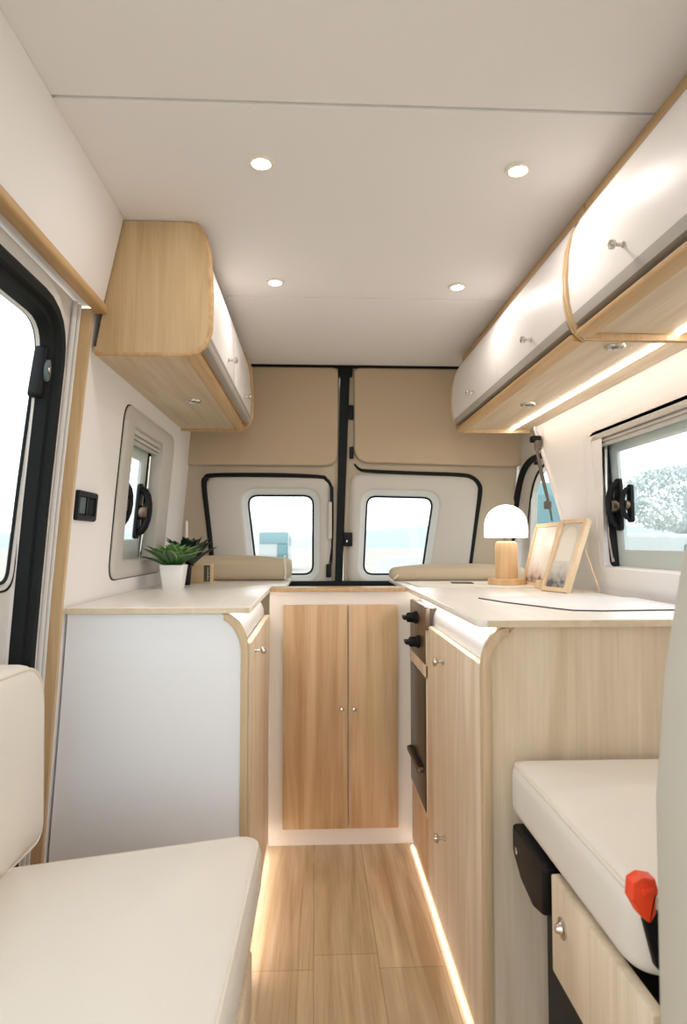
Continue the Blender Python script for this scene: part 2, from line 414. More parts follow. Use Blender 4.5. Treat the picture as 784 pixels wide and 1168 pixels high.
lt = thing('door_catch', 'black door catch with round silver screw on the left door seal', 'catch', LEFT(1.42, .38, -.03))
bm = BM(); prism(bm, rpoly([(1.398, .315), (1.428, .315), (1.440, .430), (1.412, .430)], .010, 4), LEFT, -.045, -.018, .005)
build('catch_body', bm, M['blk'], lt)
bm = BM(); prism(bm, [(1.420+.011*math.cos(t), .375+.024*math.sin(t)) for t in [2*math.pi*k/20 for k in range(20)]], LEFT, -.020, -.010, .003)
build('thumb_paddle', bm, M['tyre'], lt)
bm = BM(); prism(bm, [(1.420+.008*math.cos(t), .377+.008*math.sin(t)) for t in [2*math.pi*k/20 for k in range(20)]], LEFT, -.011, -.007, .001)
build('screw', bm, M['chrome'], lt)

# ------------------------------------------------------------------ right wall, window
def endclip(u, v):                         # the lining ends on a slanted edge at the rear
    if v > .5: return False
    ue = 2.67 if v > .48 else 2.38+(v-.08)*(.29/.40) if v > .08 else 2.38
    return u > ue
Wo = [(1.02, -.078), (2.075, -.078), (2.135, .358), (1.02, .358)]
bm = BM()
gp = wall_grid(RIGHT, .15, 2.67, ZF, ZC, [(1.0, 2.055, -.09, .375)], clip=lambda u, v: endclip(u, v), step=.02)
struct(build('wall_right', gp, M['wall']))
bm = BM(); prism(bm, [(2.38, ZF), (2.38, .08), (2.67, .48), (2.67, ZC), (2.655, ZC), (2.655, .482), (2.362, .09), (2.362, ZF)], 'x', XR-.012, XR+.03, .004)
struct(build('trim_3', bm, M['wall']))
w2 = sempty('window_2', (XR, 1.6, -.15))
P = [(.95, -.150), (2.18, -.150), (2.20, .41), (.95, .41)]
bm = two(RIGHT, P, .06, [(0, -.002), (.01, .002), (.03, .003), (.05, .003)], Wo, [.04, .03, .03, .04], [(-.012, .003), (0, .002), (.003, -.03), (.006, -.055)], sub=4)
build('window_frame', bm, M['wall'], w2)
build('sash_seal', ring(RIGHT, [(1.02, -.115), (2.064, -.115), (2.135, .358), (1.02, .358)], [.04, .05, .03, .04], [(-.002, -.03), (.016, -.034), (.02, -.05)], sub=4), M['blk'], w2)
build('sash_track', tube(BM(), [RIGHT(2.10, .34, -.036), RIGHT(2.098, .2, -.034), RIGHT(2.085, .03, -.034), RIGHT(2.06, -.06, -.036)], .006), M['chrome'], w2)
build('sash', ring(RIGHT, inset(Wo, -.01), .05, [(0, -.052), (.060, -.052), (.068, -.058), (.068, -.068)], sub=4, seg=8), M['sashg'], w2)
build('glass_pane', ring(RIGHT, inset(Wo, .05), .04, [(0, -.062)], sub=4, cap1=True), M['glass'], w2)
bm = BM(); box(bm, XR-.002, XR+.03, 1.03, 2.13, .342, .360, .003); box(bm, XR+.004, XR+.03, 1.03, 2.128, .330, .340, .002); box(bm, XR+.008, XR+.028, 1.03, 2.125, .320, .329, .002)
build('roller_blind', bm, M['trim'], w2)
latch(RIGHT, 2.035, .125, -.052, w2, s=1.2)
latch(RIGHT, 1.975, .125, -.060, w2, s=.85)

# ------------------------------------------------------------------ rear: two doors
pole = lambda z: .109+(z+.178)/(.98)*.03          # the meeting line leans a little
LT = [(-.455, ZT-.03), (.078, ZT-.03), (.078, .305), (-.502, .305)]
RT = [(.152, ZT-.03), (.70, ZT-.03), (.765, .310), (.165, .318)]
WL = [(-.262, -.140), (-.006, -.140), (-.006, .219), (-.306, .219)]
WR = [(.222, -.141), (.492, -.141), (.547, .211), (.240, .217)]
def rear_door(name, half, trimp, win, padp, padr, trr):
    d = sempty(name, (sum(p[0] for p in half)/4, YB, -.9))
    build('door_lining', two(BACK, half, .003, [(0, 0)], trimp, trr, [(-.012, 0), (-.006, .004), (-.002, -.004)], seg=8, sub=2), M['backp'], d)
    build('trim_panel', two(BACK, trimp, trr, [(-.004, -.006), (.004, .006), (.02, .012)], win, .045, [(-.040, .013), (-.034, .010), (-.028, .004)], seg=8, sub=2), M['trim'], d)
    build('window_reveal', ring(BACK, win, .045, [(-.030, .004), (-.020, -.004), (-.006, -.012), (.0, -.03)], seg=8, sub=2), M['sash'], d)
    build('glass_seal', tube(BM(), [BACK(u, v, -.026) for u, v in rpoly(win, .045, 8, 2)], .0055, True), M['rub'], d)
    build('glass_pane', ring(BACK, win, .045, [(0, -.03)], seg=8, sub=2, cap1=True), M['glass'], d)
    bm, _ = cushion(BACK, padp, padr, .002, .026, .010, .003)
    build('upper_pad', bm, M['pad'], d)
    return d
d1 = rear_door('door_1', [(-.66, -.62), (.098, -.62), (.115, ZC), (-.66, ZC)], LT, WL,
               [(-.645, .352), (.103, .352), (.106, .802), (-.645, .802)], [.03, .06, .03, .02], [.03, .03, .07, .07])
d2 = rear_door('door_2', [(.125, -.62), (.845, -.62), (.975, ZC), (.142, ZC)], RT, WR,
               [(.178, .368), (.945, .350), (.958, .802), (.178, .802)], [.075, .03, .02, .03], [.03, .03, .07, .05])
# rubber seals round the trims
build('trim_seal', tube(BM(), sm([BACK(*p, .004) for p in [(-.448, -.17), (-.470, .05), (-.497, .262), (-.488, .292), (-.46, .307), (-.2, .309), (.02, .302), (.05, .290), (.072, .262), (.082, .2), (.081, .02), (.074, -.1)]]), smr([.013, .013, .013, .011, .010, .011, .010, .008, .007, .004, .004, .004])), M['rub'], d1)
build('trim_seal', tube(BM(), sm([BACK(*p, .004) for p in [(.18, .362), (.205, .338), (.25, .330), (.45, .322), (.66, .314), (.72, .302), (.752, .270), (.757, .23), (.738, .1), (.712, -.08), (.70, -.17)]]), smr([.004, .006, .008, .008, .010, .011, .012, .012, .010, .009, .009])), M['rub'], d2)
bm = BM(); loft(bm, [[(pole(z)-w, YB-.012, z), (pole(z)+w, YB-.012, z), (pole(z)+w, YB+.02, z), (pole(z)-w, YB+.02, z)] for z, w in ((-.6, .016), (-.18, .017), (.2, .018), (.5, .020), (.76, .022), (.762, .032), (.806, .034))], True, True)
struct(build('trim_4', bm, M['rub']))
bm = BM(); box(bm, -.35, .95, YB-.03, YB+.03, ZC-.008, ZC-.0005, .002)
struct(build('trim_5', bm, M['rub']))
bm = BM(); box(bm, -.60, .86, YB-.03, YB+.03, -.196, -.168, .004)
struct(build('trim_6', bm, M['rub']))
# small fittings on the doors
def fit(name, label, cat, x0, x1, z0, z1, w0=.0, w1=.02, m='blk'):
    bm = BM(); box(bm, x0, x1, YB-w1, YB-w0, z0, z1, .004)
    return tag(build(name, bm, M[m], loc=((x0+x1)/2, YB, z0)), label, cat)
ft = thing('rear_door_latch', 'black latch block on right rear door beside the centre seal', 'latch', (.155, YB, -.01))
build('latch_body', boxo(.132, .170, YB-.026, YB, -.012, .050, .004), M['blk'], ft)
build('latch_bolt', boxo(.141, .149, YB-.030, YB-.02, .005, .016, .002), M['chrome'], ft)
ft = thing('door_stay', 'thin black cord with plastic blocks hanging along the left rear door edge', 'cord', (.066, YB, -.12))
build('cord', tube(BM(), [(.080, YB-.018, .25), (.083, YB-.016, .1), (.080, YB-.016, -.0), (.066, YB-.018, -.1)], .0028), M['blk'], ft)
build('upper_block', boxo(.070, .085, YB-.028, YB-.006, .19, .258, .004), M['blk'], ft)
build('lower_block', boxo(.052, .076, YB-.030, YB-.006, -.152, -.092, .005), M['blk'], ft)
build('sleeve', boxo(.060, .078, YB-.026, YB-.008, .02, .188, .004), M['trim'], ft)
fit('door_bumper', 'black rubber bumper between the upper pads on the centre post', 'bumper', .155, .176, .565, .630)
fit('door_striker', 'small black striker under the left corner of the right upper pad', 'striker', .158, .176, .385, .440)

# van side behind the right lining: quarter window in a slanted corner
A3 = Vector((.94, YB, 0)); B3 = Vector((1.0, 2.5, 0)); dq = (B3-A3); nq = Vector((-dq.y, dq.x, 0)).normalized()
nq = nq if nq.x < 0 else -nq
QM = lambda u, v, w: tuple(A3+dq*u+nq*w+Vector((0, 0, v)))
F_, H_ = 740, 0
fw = Vector((math.sin(YAW)*math.cos(PIT), math.cos(YAW)*math.cos(PIT), math.sin(PIT))); rt = Vector((math.cos(YAW), -math.sin(YAW), 0)); upv = rt.cross(fw)
def ray(x, y): return fw+rt*((x-392)/F_)+upv*((584-y)/F_)
def q2(x, y):
    d = ray(x, y); n2 = Vector((nq.x, nq.y, 0)); t = A3.dot(n2)/d.dot(n2); p = d*t
    return ((p-A3).dot(dq)/dq.length_squared, p.z)
w3 = sempty('window_3', (.97, 2.7, -.15))
wl = [q2(603, 600), q2(606.5, 560), q2(613, 541), q2(622, 530)]
win = [(wl[0][0], -.16), wl[1], (wl[2][0], wl[2][1]), (wl[3][0], wl[3][1]+.01), (1.0, wl[3][1]+.02), (1.0, -.16)]
out = [(-.35, -.5), (-.35, .30), (-.35, .62), (.3, .62), (1.02, .62), (1.02, -.5)]
bm = BM(); loft(bm, [[QM(u, v, .0) for u, v in rpoly(out, .01, 4, 3)], [QM(u, v, .0) for u, v in rpoly(win, [.02, .03, .03, .03, .05, .02], 4, 3)], [QM(u, v, -.03) for u, v in rpoly(win, [.02, .03, .03, .03, .05, .02], 4, 3)]])
build('corner_panel', bm, M['trim'], w3)
bm = BM(); prism(bm, rpoly(win, [.02, .03, .03, .03, .05, .02], 4, 3), QM, -.022, -.018)
build('glass_pane', bm, M['glass'], w3)
sp = [q2(*p) for p in ((585, 625), (589, 595), (592, 570), (597, 545), (603, 531), (611, 523), (622, 519))]
build('corner_seal', tube(BM(), sm([QM(u, v, .006) for u, v in sp]), .019, rz=.012), M['rub'], w3)
sp = [q2(*p) for p in ((602, 610), (603.5, 590), (607, 560), (613, 541), (622, 529))]
build('glass_seal', tube(BM(), sm([QM(u, v, .0) for u, v in sp]), .005), M['rub'], w3)
# belt hanging there
t = thing('seat_belt', 'dark webbing belt with black buckles hanging by the rear quarter window', 'belt', (.90, 2.55, .1))
def at(x, y, Y): d = ray(x, y); return d*(Y/d.y)
p = [at(608, 491, 2.61), at(610, 500, 2.60), at(613, 515, 2.58), at(618, 540, 2.54), at(624, 565, 2.50), at(628, 582, 2.47), at(630, 594, 2.45)]
build('webbing', tube(BM(), p, [.005, .006, .007, .008, .007, .005, .004]), M['web'], t)
def blob(c, sx, sy, sz, m, name, par):
    bm = BM(); box(bm, c.x-sx, c.x+sx, c.y-sy, c.y+sy, c.z-sz, c.z+sz, min(sx, sy, sz)*.5, 3); return build(name, bm, M[m], par)
blob(at(611, 501, 2.60), .022, .015, .014, 'blk', 'upper_guide', t)
blob(at(614, 508, 2.59), .014, .012, .020, 'web', 'guide_clip', t)
blob(at(613, 528, 2.57), .012, .010, .008, 'blk', 'stopper', t)
blob(at(625, 576, 2.49), .013, .012, .016, 'web', 'lower_buckle', t)

# ------------------------------------------------------------------ overhead units
SL = [(-.33, ZC-.002), (-.302, .800), (-.281, .770), (-.270, .726), (-.264, .62), (-.266, .53), (-.276, .500), (-.296, .482), (-.325, ZO)]
def end_panel(bm, sec, xw, y0, y1, bev=.002):
    prism(bm, sec+[(xw, ZO), (xw+(.06 if xw < 0 else 0), ZC-.002)], 'y', y0, y1, bev); return bm
def knob(name, c, axis, sgn, parent, r=.0085):
    bm = BM(); lathe(bm, [(r*.75, 0), (r*.75, sgn*.002), (r*.45, sgn*.005), (r*.42, sgn*.015), (r, sgn*.019), (r*1.15, sgn*.023), (r, sgn*.028), (r*.4, sgn*.030)], c, 16, axis)
    return build(name, bm, M['chrome'], parent)
lo = thing('overhead_cabinet', 'left overhead cabinet with oak end panel and white doors, beside the small window', 'cabinet', (-.42, 2.15, ZO))
bm = BM()
prism(bm, [(p[0]-.002, p[1]) for p in SL]+[(-.545, ZO), (-.487, ZC-.002)], 'y', 1.612, 1.628)
build('end_panel', bm, M['honeyend'], lo)
bm = BM(); tube(bm, [(x, 1.619, z) for x, z in SL]+[(-.545, 1.619, ZO+.002)], .007, rz=.010)
build('edge_trim', bm, M['edge'], lo)
bm = BM(); prism(bm, SL+[(-.60, ZO), (-.53, ZC-.002)], 'y', 2.712, 2.728); tube(bm, [(x, 2.720, z) for x, z in SL]+[(-.60, 2.72, ZO+.002)], .007)
build('rear_end_panel', bm, M['edge'], lo)
build('bottom_board', boxo(-.60, -.318, 1.628, 2.712, ZO+.004, ZO+.018), M['paley'], lo)
bm = BM(); prism(bm, rpoly([(-.332, ZO-.002), (-.300, ZO+.006), (-.292, ZO+.018), (-.332, ZO+.018)], .006, 3), 'y', 1.628, 2.712)
build('front_rail', bm, M['edge'], lo)
DS = [(-.292, .775), (-.279, .745), (-.272, .70), (-.267, .62), (-.269, .535), (-.272, .515)]
def door_section(sec, th, sgn):
    inner = [(x-sgn*th, z) for x, z in sec]; return sec+inner[::-1]
lod = []
for y0, y1 in ((1.630, 2.168), (2.172, 2.708)):
    bm = BM(); prism(bm, door_section(DS, .022, 1), 'y', y0, y1, .001)
    dd = build('door', bm, M['whitedoor'], lo); lod.append(dd)
    bm = BM(); prism(bm, [(-.272, .516), (-.268, .53), (-.2705, .529), (-.300, .520), (-.300, .504), (-.275, .505)], 'y', y0, y1)
    build('door_edge', bm, M['alu'], dd)
knob('knob', (-.268, 1.99, .565), 'x', 1, lod[0]); knob('knob', (-.268, 2.45, .557), 'x', 1, lod[1])
build('gap_backing', boxo(-.31, -.296, 1.63, 2.71, .50, .79), M['edge'], lo)

RSEC = [(.640, ZC-.034), (.612, .745), (.592, .69), (.584, .63), (.584, .58), (.592, .53), (.606, .497), (.632, ZO)]
RD = [(.618, .757), (.600, .72), (.590, .67), (.5865, .61), (.590, .555), (.597, .527)]
def right_unit(y0, y1, label, knobs, loc, z0=ZO):
    r = thing('overhead_cabinet', label, 'cabinet', loc)
    for k, (a, b) in enumerate(((y1-.008, y1), (y0, y0+.008))):
        bm = BM(); prism(bm, RSEC+[(XR-.002, z0), (XR-.002, ZC-.034)], 'y', a, b)
        build('end_panel', bm, M['edgez'], r)
    build('bottom_board', boxo(.640, XR-.002, y0+.014, y1-.014, z0+.014, z0+.028), M['paley'], r)
    bm = BM(); prism(bm, rpoly([(.606, z0+.004), (.640, z0-.000), (.645, z0+.019), (.602, z0+.019)], .006, 3), 'y', y0+.014, y1-.014)
    build('front_rail', bm, M['edge'], r)
    bm = BM(); prism(bm, rpoly([(.638, ZC-.032), (.668, ZC-.032), (.668, ZC-.002), (.638, ZC-.002)], .006, 3), 'y', y0+.0, y1)
    build('top_rail', bm, M['edge'], r)
    ms = [y0+.017, y1-.017]
    dobj = []
    cuts = [ms[0]]+([(2.06)] if len(knobs) > 1 else [])+[ms[1]]
    for a, b in zip(cuts, cuts[1:]):
        bm = BM(); prism(bm, door_section(RD, .020, -1), 'y', a+.0007, b-.0007)
        dd = build('door', bm, M['whitedoor'], r); dobj.append(dd)
        bm = BM(); prism(bm, [(.5962, .530), (.5968, .525), (.601, .508), (.624, .506), (.620, .528)], 'y', a, b)
        build('door_edge', bm, M['alu'], dd)
        bm = BM(); prism(bm, [(.6175, .7575), (.622, .764), (.640, .764), (.638, .757)], 'y', a, b)
        build('door_top_edge', bm, M['alu'], dd)
    for (ky, kz), dd in zip(knobs, dobj): knob('knob', (.589, ky, kz), 'x', -1, dd)
    build('gap_backing', boxo(.648, .66, y0+.014, y1-.014, z0+.03, ZC-.03), M['blk'], r)  # black sheet close behind the doors, shade of the gaps put into its colour
    return r
ro = right_unit(1.476, 2.745, 'rear right overhead cabinet with two knobs on white curved doors', [(1.72, .555), (2.36, .56)], (.77, 2.1, ZO))
rn = right_unit(.50, 1.470, 'near right overhead cabinet with one knob on a white curved door', [(1.187, .57)], (.77, 1.0, ZO))
# led strip under the right overhead units
bm = BM(); box(bm, .840, .8445, 1.49, 2.73, ZO+.008, ZO+.0135)
tag(build('led_strip', bm, M['ledo']), 'lit strip light along the underside of the rear right overhead cabinet', 'strip light')
bm = BM(); box(bm, .840, .8445, .52, 1.455, ZO+.008, ZO+.0135)
tag(build('led_strip', bm, M['ledo']), 'lit strip light along the underside of the near right overhead cabinet', 'strip light')

# ------------------------------------------------------------------ downlights
def downlight(x, y, z, lit, label, r=.028, group=None, name='downlight'):
    t = thing(name, label, 'light', (x, y, z), group)
    bm = BM(); lathe(bm, [(r*.66, -.001), (r*.72, -.006), (r*.92, -.006), (r, -.002), (r, .002)], (x, y, z), 32, 'z', False, False)
    build('bezel', bm, M['chrome'] if not lit else M['offwhite'], t)
    bm = BM(); lathe(bm, [(r*.70, .0005), (r*.68, -.003), (r*.3, -.0042)], (x, y, z), 32, 'z')
    build('lens', bm, M['bulb'] if lit else M['offlens'], t)
    if lit:
        l = D.lights.new('downlight_lamp', 'AREA'); l.shape = 'DISK'; l.size = r*1.2; l.energy = LAMP_W; l.color = BULB
        lo_ = D.objects.new('lamp_glow', l); COL.objects.link(lo_); lo_.parent = t; lo_.location = (0, 0, -.008)
    else:
        bm = BM(); lathe(bm, [(r*.32, -.004), (r*.3, -.006), (r*.1, -.0065)], (x, y, z), 16, 'z'); build('led_chip', bm, M['dsteel'], t)
downlight(-.115, 1.348, ZC, True, 'lit ceiling downlight nearest the viewer, on the left')
downlight(.439, 1.35, ZC, True, 'lit ceiling downlight nearest the viewer, on the right')
downlight(-.124, 1.98, ZC, True, 'lit ceiling downlight toward the rear doors, on the left')
downlight(.448, 1.99, ZC, True, 'lit ceiling downlight toward the rear doors, on the right')
downlight(-.406, 2.174, ZO+.004, False, 'unlit chrome spotlight under the left overhead cabinet', .026)
downlight(.745, 2.221, ZO+.014, False, 'unlit chrome spotlight under the right overhead cabinet, nearer the rear doors', .026)
downlight(.742, 1.553, ZO+.014, False, 'unlit chrome spotlight under the right overhead cabinet, beside its near divider', .026)

# ------------------------------------------------------------------ left base cabinet
RC = [(AL-.006, ZF), (AL-.006, -.262), (AL-.010, -.235), (AL-.018, -.213), (AL-.030, -.193), (AL-.046, -.178), (AL-.064, -.1725)]
lb = thing('base_cabinet', 'left base cabinet with a plain white end panel and rounded oak corner', 'cabinet', (-.38, 2.0, ZF))
wallpts = [(XL(z)+.006, z) for z in (-.1725, -.3, -.439, -.6, -.734, -.9, ZF)]
build('end_panel', prism(BM(), [(x-.014, z) for x, z in RC]+wallpts, 'y', 1.628, 1.644), M['white'], lb)
rc2 = RC; inn = [(x-.017, z-.0) for x, z in RC[:2]]+[(AL-.0275, -.238), (AL-.034, -.222), (AL-.044, -.206), (AL-.056, -.194), (AL-.066, -.188)]
build('edge_band', prism(BM(), rc2+inn[::-1], 'y', 1.620, 1.648, .001), M['edgepale'], lb)
build('door', boxo(AL-.018, AL, 1.650, 2.305, ZF+.05, -.250, .001), M['pale'], lb)
cv = [(AL-.02, -.252), (AL-.021, -.23), (AL-.028, -.213), (AL-.040, -.195), (AL-.056, -.180), (AL-.075, -.1725)]
bm = BM(); prism(bm, cv+[(x-.006, z-.006) for x, z in cv][::-1], 'y', 1.648, 2.318); build('finger_recess', bm, M['white'], lb)
build('side_board', boxo(-.60, AL-.035, 1.648, 2.318, ZF+.05, -.26), M['white'], lb)
build('plinth', boxo(XL(ZF)+.03, AL-.03, 1.66, 2.318, ZF, ZF+.05), M['cream'], lb)
knob('knob', (AL, 1.745, -.283), 'x', 1, lb)
bm = BM(); box(bm, AL-.026, AL-.014, 1.66, 2.30, ZF+.036, ZF+.046)
tag(build('led_strip', bm, M['ledw']), 'lit strip light at floor level under the left base cabinet', 'strip light')
bm = BM(); prism(bm, rpoly([(-.604, 1.612), (AL, 1.612), (AL, 2.425), (-.105, 2.46), (-.105, 2.915), (-.600, 2.915)], [.002, .004, .002, .002, .002, .002], 3), 'z', ZT-.0155, ZT, .0015)
wt = tag(build('worktop', bm, M['top']), 'pale worktop over the left base cabinet, under the small window', 'worktop')
build('front_edge', boxo(-.603, AL-.001, 1.610, 1.6125, ZT-.0145, ZT-.0015), M['edgetop'], wt)
bm = BM(); box(bm, AL-.045, AL-.035, 1.66, 2.30, ZT-.021, ZT-.0165)
tag(build('led_strip', bm, M['led']), 'lit strip light under the front edge of the left worktop', 'strip light')

# ------------------------------------------------------------------ cabinet across the aisle end
cb = thing('base_cabinet', 'low cabinet across the aisle end with two plain honey oak doors', 'cabinet', (.09, 2.4, ZF))
build('carcass', boxo(AL-.002, AR+.05, YC+.018, YC+.06, ZF, ZT-.016), M['cream'], cb)
dl = build('door', boxo(-.110, .1175, YC, YC+.018, -.998, -.219, .001), M['honey'], cb)
dr = build('door', boxo(.1225, .297, YC, YC+.018, -.998, -.219, .001), M['honey'], cb)
knob('knob', (.0965, YC, -.581), 'y', -1, dl, .008); knob('knob', (.1395, YC, -.581), 'y', -1, dr, .008)
bm = BM(); box(bm, AL+.001, AR-.003, YC-.004, 2.42, ZT-.0155, ZT-.002, .0015)
tag(build('worktop', bm, M['edge']), 'narrow oak capping board over the cabinet at the aisle end', 'worktop')

# ------------------------------------------------------------------ right base cabinets
rb = thing('base_cabinet', 'right base cabinet clad in pale oak with a rounded top corner', 'cabinet', (.64, 1.7, ZF))
X0 = AR+.012
RR = [(X0, ZF), (X0, -.252), (X0+.003, -.232), (X0+.011, -.207), (X0+.023, -.188), (X0+.038, -.176), (X0+.056, -.1725)]
RI = [(X0+.016, ZF), (X0+.016, -.252), (X0+.018, -.236), (X0+.025, -.216), (X0+.034, -.202), (X0+.045, -.192), (X0+.056, -.188)]
bm = BM(); prism(bm, RI+[(X0+.07, -.1725), (XR-.003, -.1725), (XR-.003, ZF)], 'y', 1.336, 1.352)
build('end_panel', bm, M['pale'], rb)
build('edge_band', prism(BM(), RR+RI[::-1], 'y', 1.328, 1.356, .001), M['edgepale'], rb)
YD0, YD1 = 1.358, 1.985
dfr = build('fridge_door', boxo(X0, X0+.018, YD0, YD1, ZF+.03, -.252, .001), M['pale'], rb)
knob('knob', (X0, 1.735, -.315), 'x', -1, dfr, .011); knob('knob', (X0, 1.735, -.775), 'x', -1, dfr, .011)
cv = [(X0+.019, -.252), (X0+.021, -.232), (X0+.027, -.213), (X0+.038, -.196), (X0+.052, -.183), (X0+.072, -.1725)]
bm = BM(); prism(bm, cv+[(x+.006, z-.006) for x, z in cv][::-1], 'y', 1.356, 2.318); build('finger_recess', bm, M['white'], rb)
build('side_board', boxo(X0+.05, XR-.01, 1.36, 1.98, ZF+.03, -.26), M['white'], rb)
bm = BM()
for a_, b_, c_, d_ in ((1.988, 2.318, -.413, -.374), (1.988, 2.318, -.83, -.821), (1.988, 1.998, -.821, -.264), (2.306, 2.318, -.821, -.20)): box(bm, X0-.003, X0+.012, a_, b_, c_, d_, .001)
build('oven_surround', bm, M['pale'], rb)
build('lower_panel', boxo(X0, X0+.008, 1.990, 2.312, ZF+.03, -.828, .001), M['honey'], rb)
build('plinth', boxo(X0+.012, XR-.02, 1.37, 2.318, ZF, ZF+.03), M['cream'], rb)
ov = thing('oven', 'slim built-in oven with smoked glass door and control panel, right of the aisle', 'oven', (X0, 2.15, -.82))
build('oven_body', boxo(X0+.006, X0+.035, 2.004, 2.300, -.815, -.20, .002), M['ovglass'], ov)
cp = build('control_panel', boxo(X0-.006, X0+.006, 2.0, 2.300, -.372, -.196, .002), M['dsteel'], ov)
build('control_end_cap', boxo(X0-.010, X0+.004, 1.962, 1.998, -.262, -.194, .002), M['dsteel'], ov)
for ky, kz in ((2.16, -.245), (2.11, -.318)):
    bm = BM(); lathe(bm, [(.021, 0), (.021, -.006), (.017, -.010), (.016, -.030), (.012, -.033)], (X0-.006, ky, kz), 20, 'x')
    box(bm, X0-.052, X0-.030, ky-.024, ky+.022, kz-.006, kz+.006, .002)
    build('control_knob', bm, M['blk'], ov)
od = build('oven_door', boxo(X0-.006, X0+.006, 2.004, 2.300, -.815, -.418, .002), M['ovglass'], ov)
build('door_rim', ring(lambda u, v, w: (X0-w, u, v), [(2.0, -.819), (2.304, -.819), (2.304, -.414), (2.0, -.414)], .004, [(0, .0), (0, .004), (.004, .005), (.005, .004)]), M['ovglass'], ov)
bm = BM(); tube(bm, [(X0-.006, 2.04, -.70), (X0-.020, 2.045, -.70), (X0-.020, 2.265, -.70), (X0-.006, 2.27, -.70)], .005); box(bm, X0-.024, X0-.004, 2.04, 2.270, -.712, -.700, .003)
build('oven_handle', bm, M['dsteel'], od)
bm = BM(); prism(bm, rpoly([(AR, 1.318), (XR-.003, 1.318), (.86, 2.90), (AR+.0, 2.90), (AR-.002, 2.36)], [.022, .002, .002, .01, .03], 6), 'z', ZT-.0155, ZT, .0015)
wr = tag(build('worktop', bm, M['top']), 'pale worktop over the right base cabinet, under the lamp and picture frames', 'worktop')
build('front_edge', boxo(AR+.02, XR-.005, 1.3165, 1.319, ZT-.0145, ZT-.0015), M['edgetop'], wr)
bm = BM(); box(bm, X0+.022, X0+.034, 1.37, 2.31, ZT-.021, ZT-.0165)
tag(build('led_strip', bm, M['led']), 'bright strip light under the front edge of the right worktop', 'strip light')
bm = BM(); box(bm, X0-.002, X0+.002, 1.3, 2.316, ZF+.001, ZF+.006, .001)
tag(build('led_strip', bm, M['ledw']), 'bright strip light on the floor along the right base cabinet', 'strip light')

# ------------------------------------------------------------------ cushions behind the worktops (rear bed)
bm, lp = cushion(lambda u, v, w: (u, v, w), [(-.60, 2.745), (-.115, 2.745), (-.095, 2.90), (-.60, 2.90)], .03, ZT+.0005, -.062, .030, .012)
c = tag(build('bed_cushion', bm, M['mattress']), 'tan upholstered cushion lying behind the left worktop, below the left rear window', 'cushion')
bm = BM(); tube(bm, [(-.125, 2.75, ZT+.006), (-.122, 2.743, -.12), (-.127, 2.75, -.075), (-.13, 2.79, -.056), (-.128, 2.86, -.056)], .004)
build('piping', bm, M['piping'], c)
bm, lp = cushion(lambda u, v, w: (u, v, w), [(.30, 2.70), (.90, 2.70), (.90, 2.88), (.36, 2.88)], .04, ZT+.0005, -.100, .024, .014)
c = tag(build('bed_cushion', bm, M['mattress']), 'tan upholstered cushion lying behind the lamp, below the right rear window', 'cushion')
build('piping', tube(BM(), [(.33, 2.705, ZT+.008), (.345, 2.70, -.135), (.36, 2.715, -.112), (.37, 2.76, -.098)], .004), M['piping'], c)

# ------------------------------------------------------------------ things on the left worktop
def leafset(c, n, L, Wd, spread, seed, lift=.5):
    rnd = random.Random(seed); bm = BM(); lay = bm.loops.layers.color.new('edge')
    for i in range(n):
        t = i/n; a = i*2.39996+rnd.uniform(-.2, .2); el = R(88-56*t*spread)+rnd.uniform(-.1, .1)
        l = L*(.75+.35*t)*rnd.uniform(.85, 1.1); w = Wd*rnd.uniform(.85, 1.15)
        d = Vector((math.cos(a)*math.cos(el), math.sin(a)*math.cos(el), math.sin(el))); s = d.cross(Vector((0, 0, 1))).normalized(); u = s.cross(d)
        base = Vector(c)+Vector((math.cos(a), math.sin(a), 0))*.008*t
        rows = []
        for k in range(7):
            q = k/6; wd = w*(math.sin(math.pi*min(1, .12+q*.88))**.75)*(1-.1*q) if k < 6 else .0008
            p = base+d*l*q+Vector((0, 0, -.16*l*q*q))
            rows.append([p-s*wd+u*wd*.55, p-s*wd*.72+u*wd*.36, p, p+s*wd*.72+u*wd*.36, p+s*wd+u*wd*.55])
        V = [[bm.verts.new(x) for x in r] for r in rows]
        for r0, r1 in zip(V, V[1:]):
            for j in range(4):
                f = bm.faces.new((r0[j], r0[j+1], r1[j+1], r1[j]))
                for lp in f.loops:
                    e = 1.0 if lp.vert in (r0[0], r0[4], r1[0], r1[4]) else 0.0
                    lp[lay] = (e, (t if t < 1 else 1), 0, 1)
    return bm
def leafmat(name, core, young, rim):
    m = D.materials.new(name); m.use_nodes = True; nt = m.node_tree; b = nt.nodes['Principled BSDF']
    a = nt.nodes.new('ShaderNodeVertexColor'); a.layer_name = 'edge'; s = nt.nodes.new('ShaderNodeSeparateColor'); nt.links.new(a.outputs[0], s.inputs[0])
    m1 = nt.nodes.new('ShaderNodeMix'); m1.data_type = 'RGBA'; m1.inputs[6].default_value = (*lin(young), 1); m1.inputs[7].default_value = (*lin(core), 1); nt.links.new(s.outputs[1], m1.inputs[0])
    pw = nt.nodes.new('ShaderNodeMath'); pw.operation = 'POWER'; pw.inputs[1].default_value = 1.6; nt.links.new(s.outputs[0], pw.inputs[0])
    m2 = nt.nodes.new('ShaderNodeMix'); m2.data_type = 'RGBA'; nt.links.new(m1.outputs[2], m2.inputs[6]); m2.inputs[7].default_value = (*lin(rim), 1); nt.links.new(pw.outputs[0], m2.inputs[0])
    nt.links.new(m2.outputs[2], b.inputs['Base Color']); b.inputs['Roughness'].default_value = .4; return m
LM1 = leafmat('variegated_leaf', (30, 74, 36), (86, 136, 58), (190, 206, 150)); LM2 = leafmat('dark_leaf', (16, 34, 24), (30, 52, 30), (34, 60, 40))
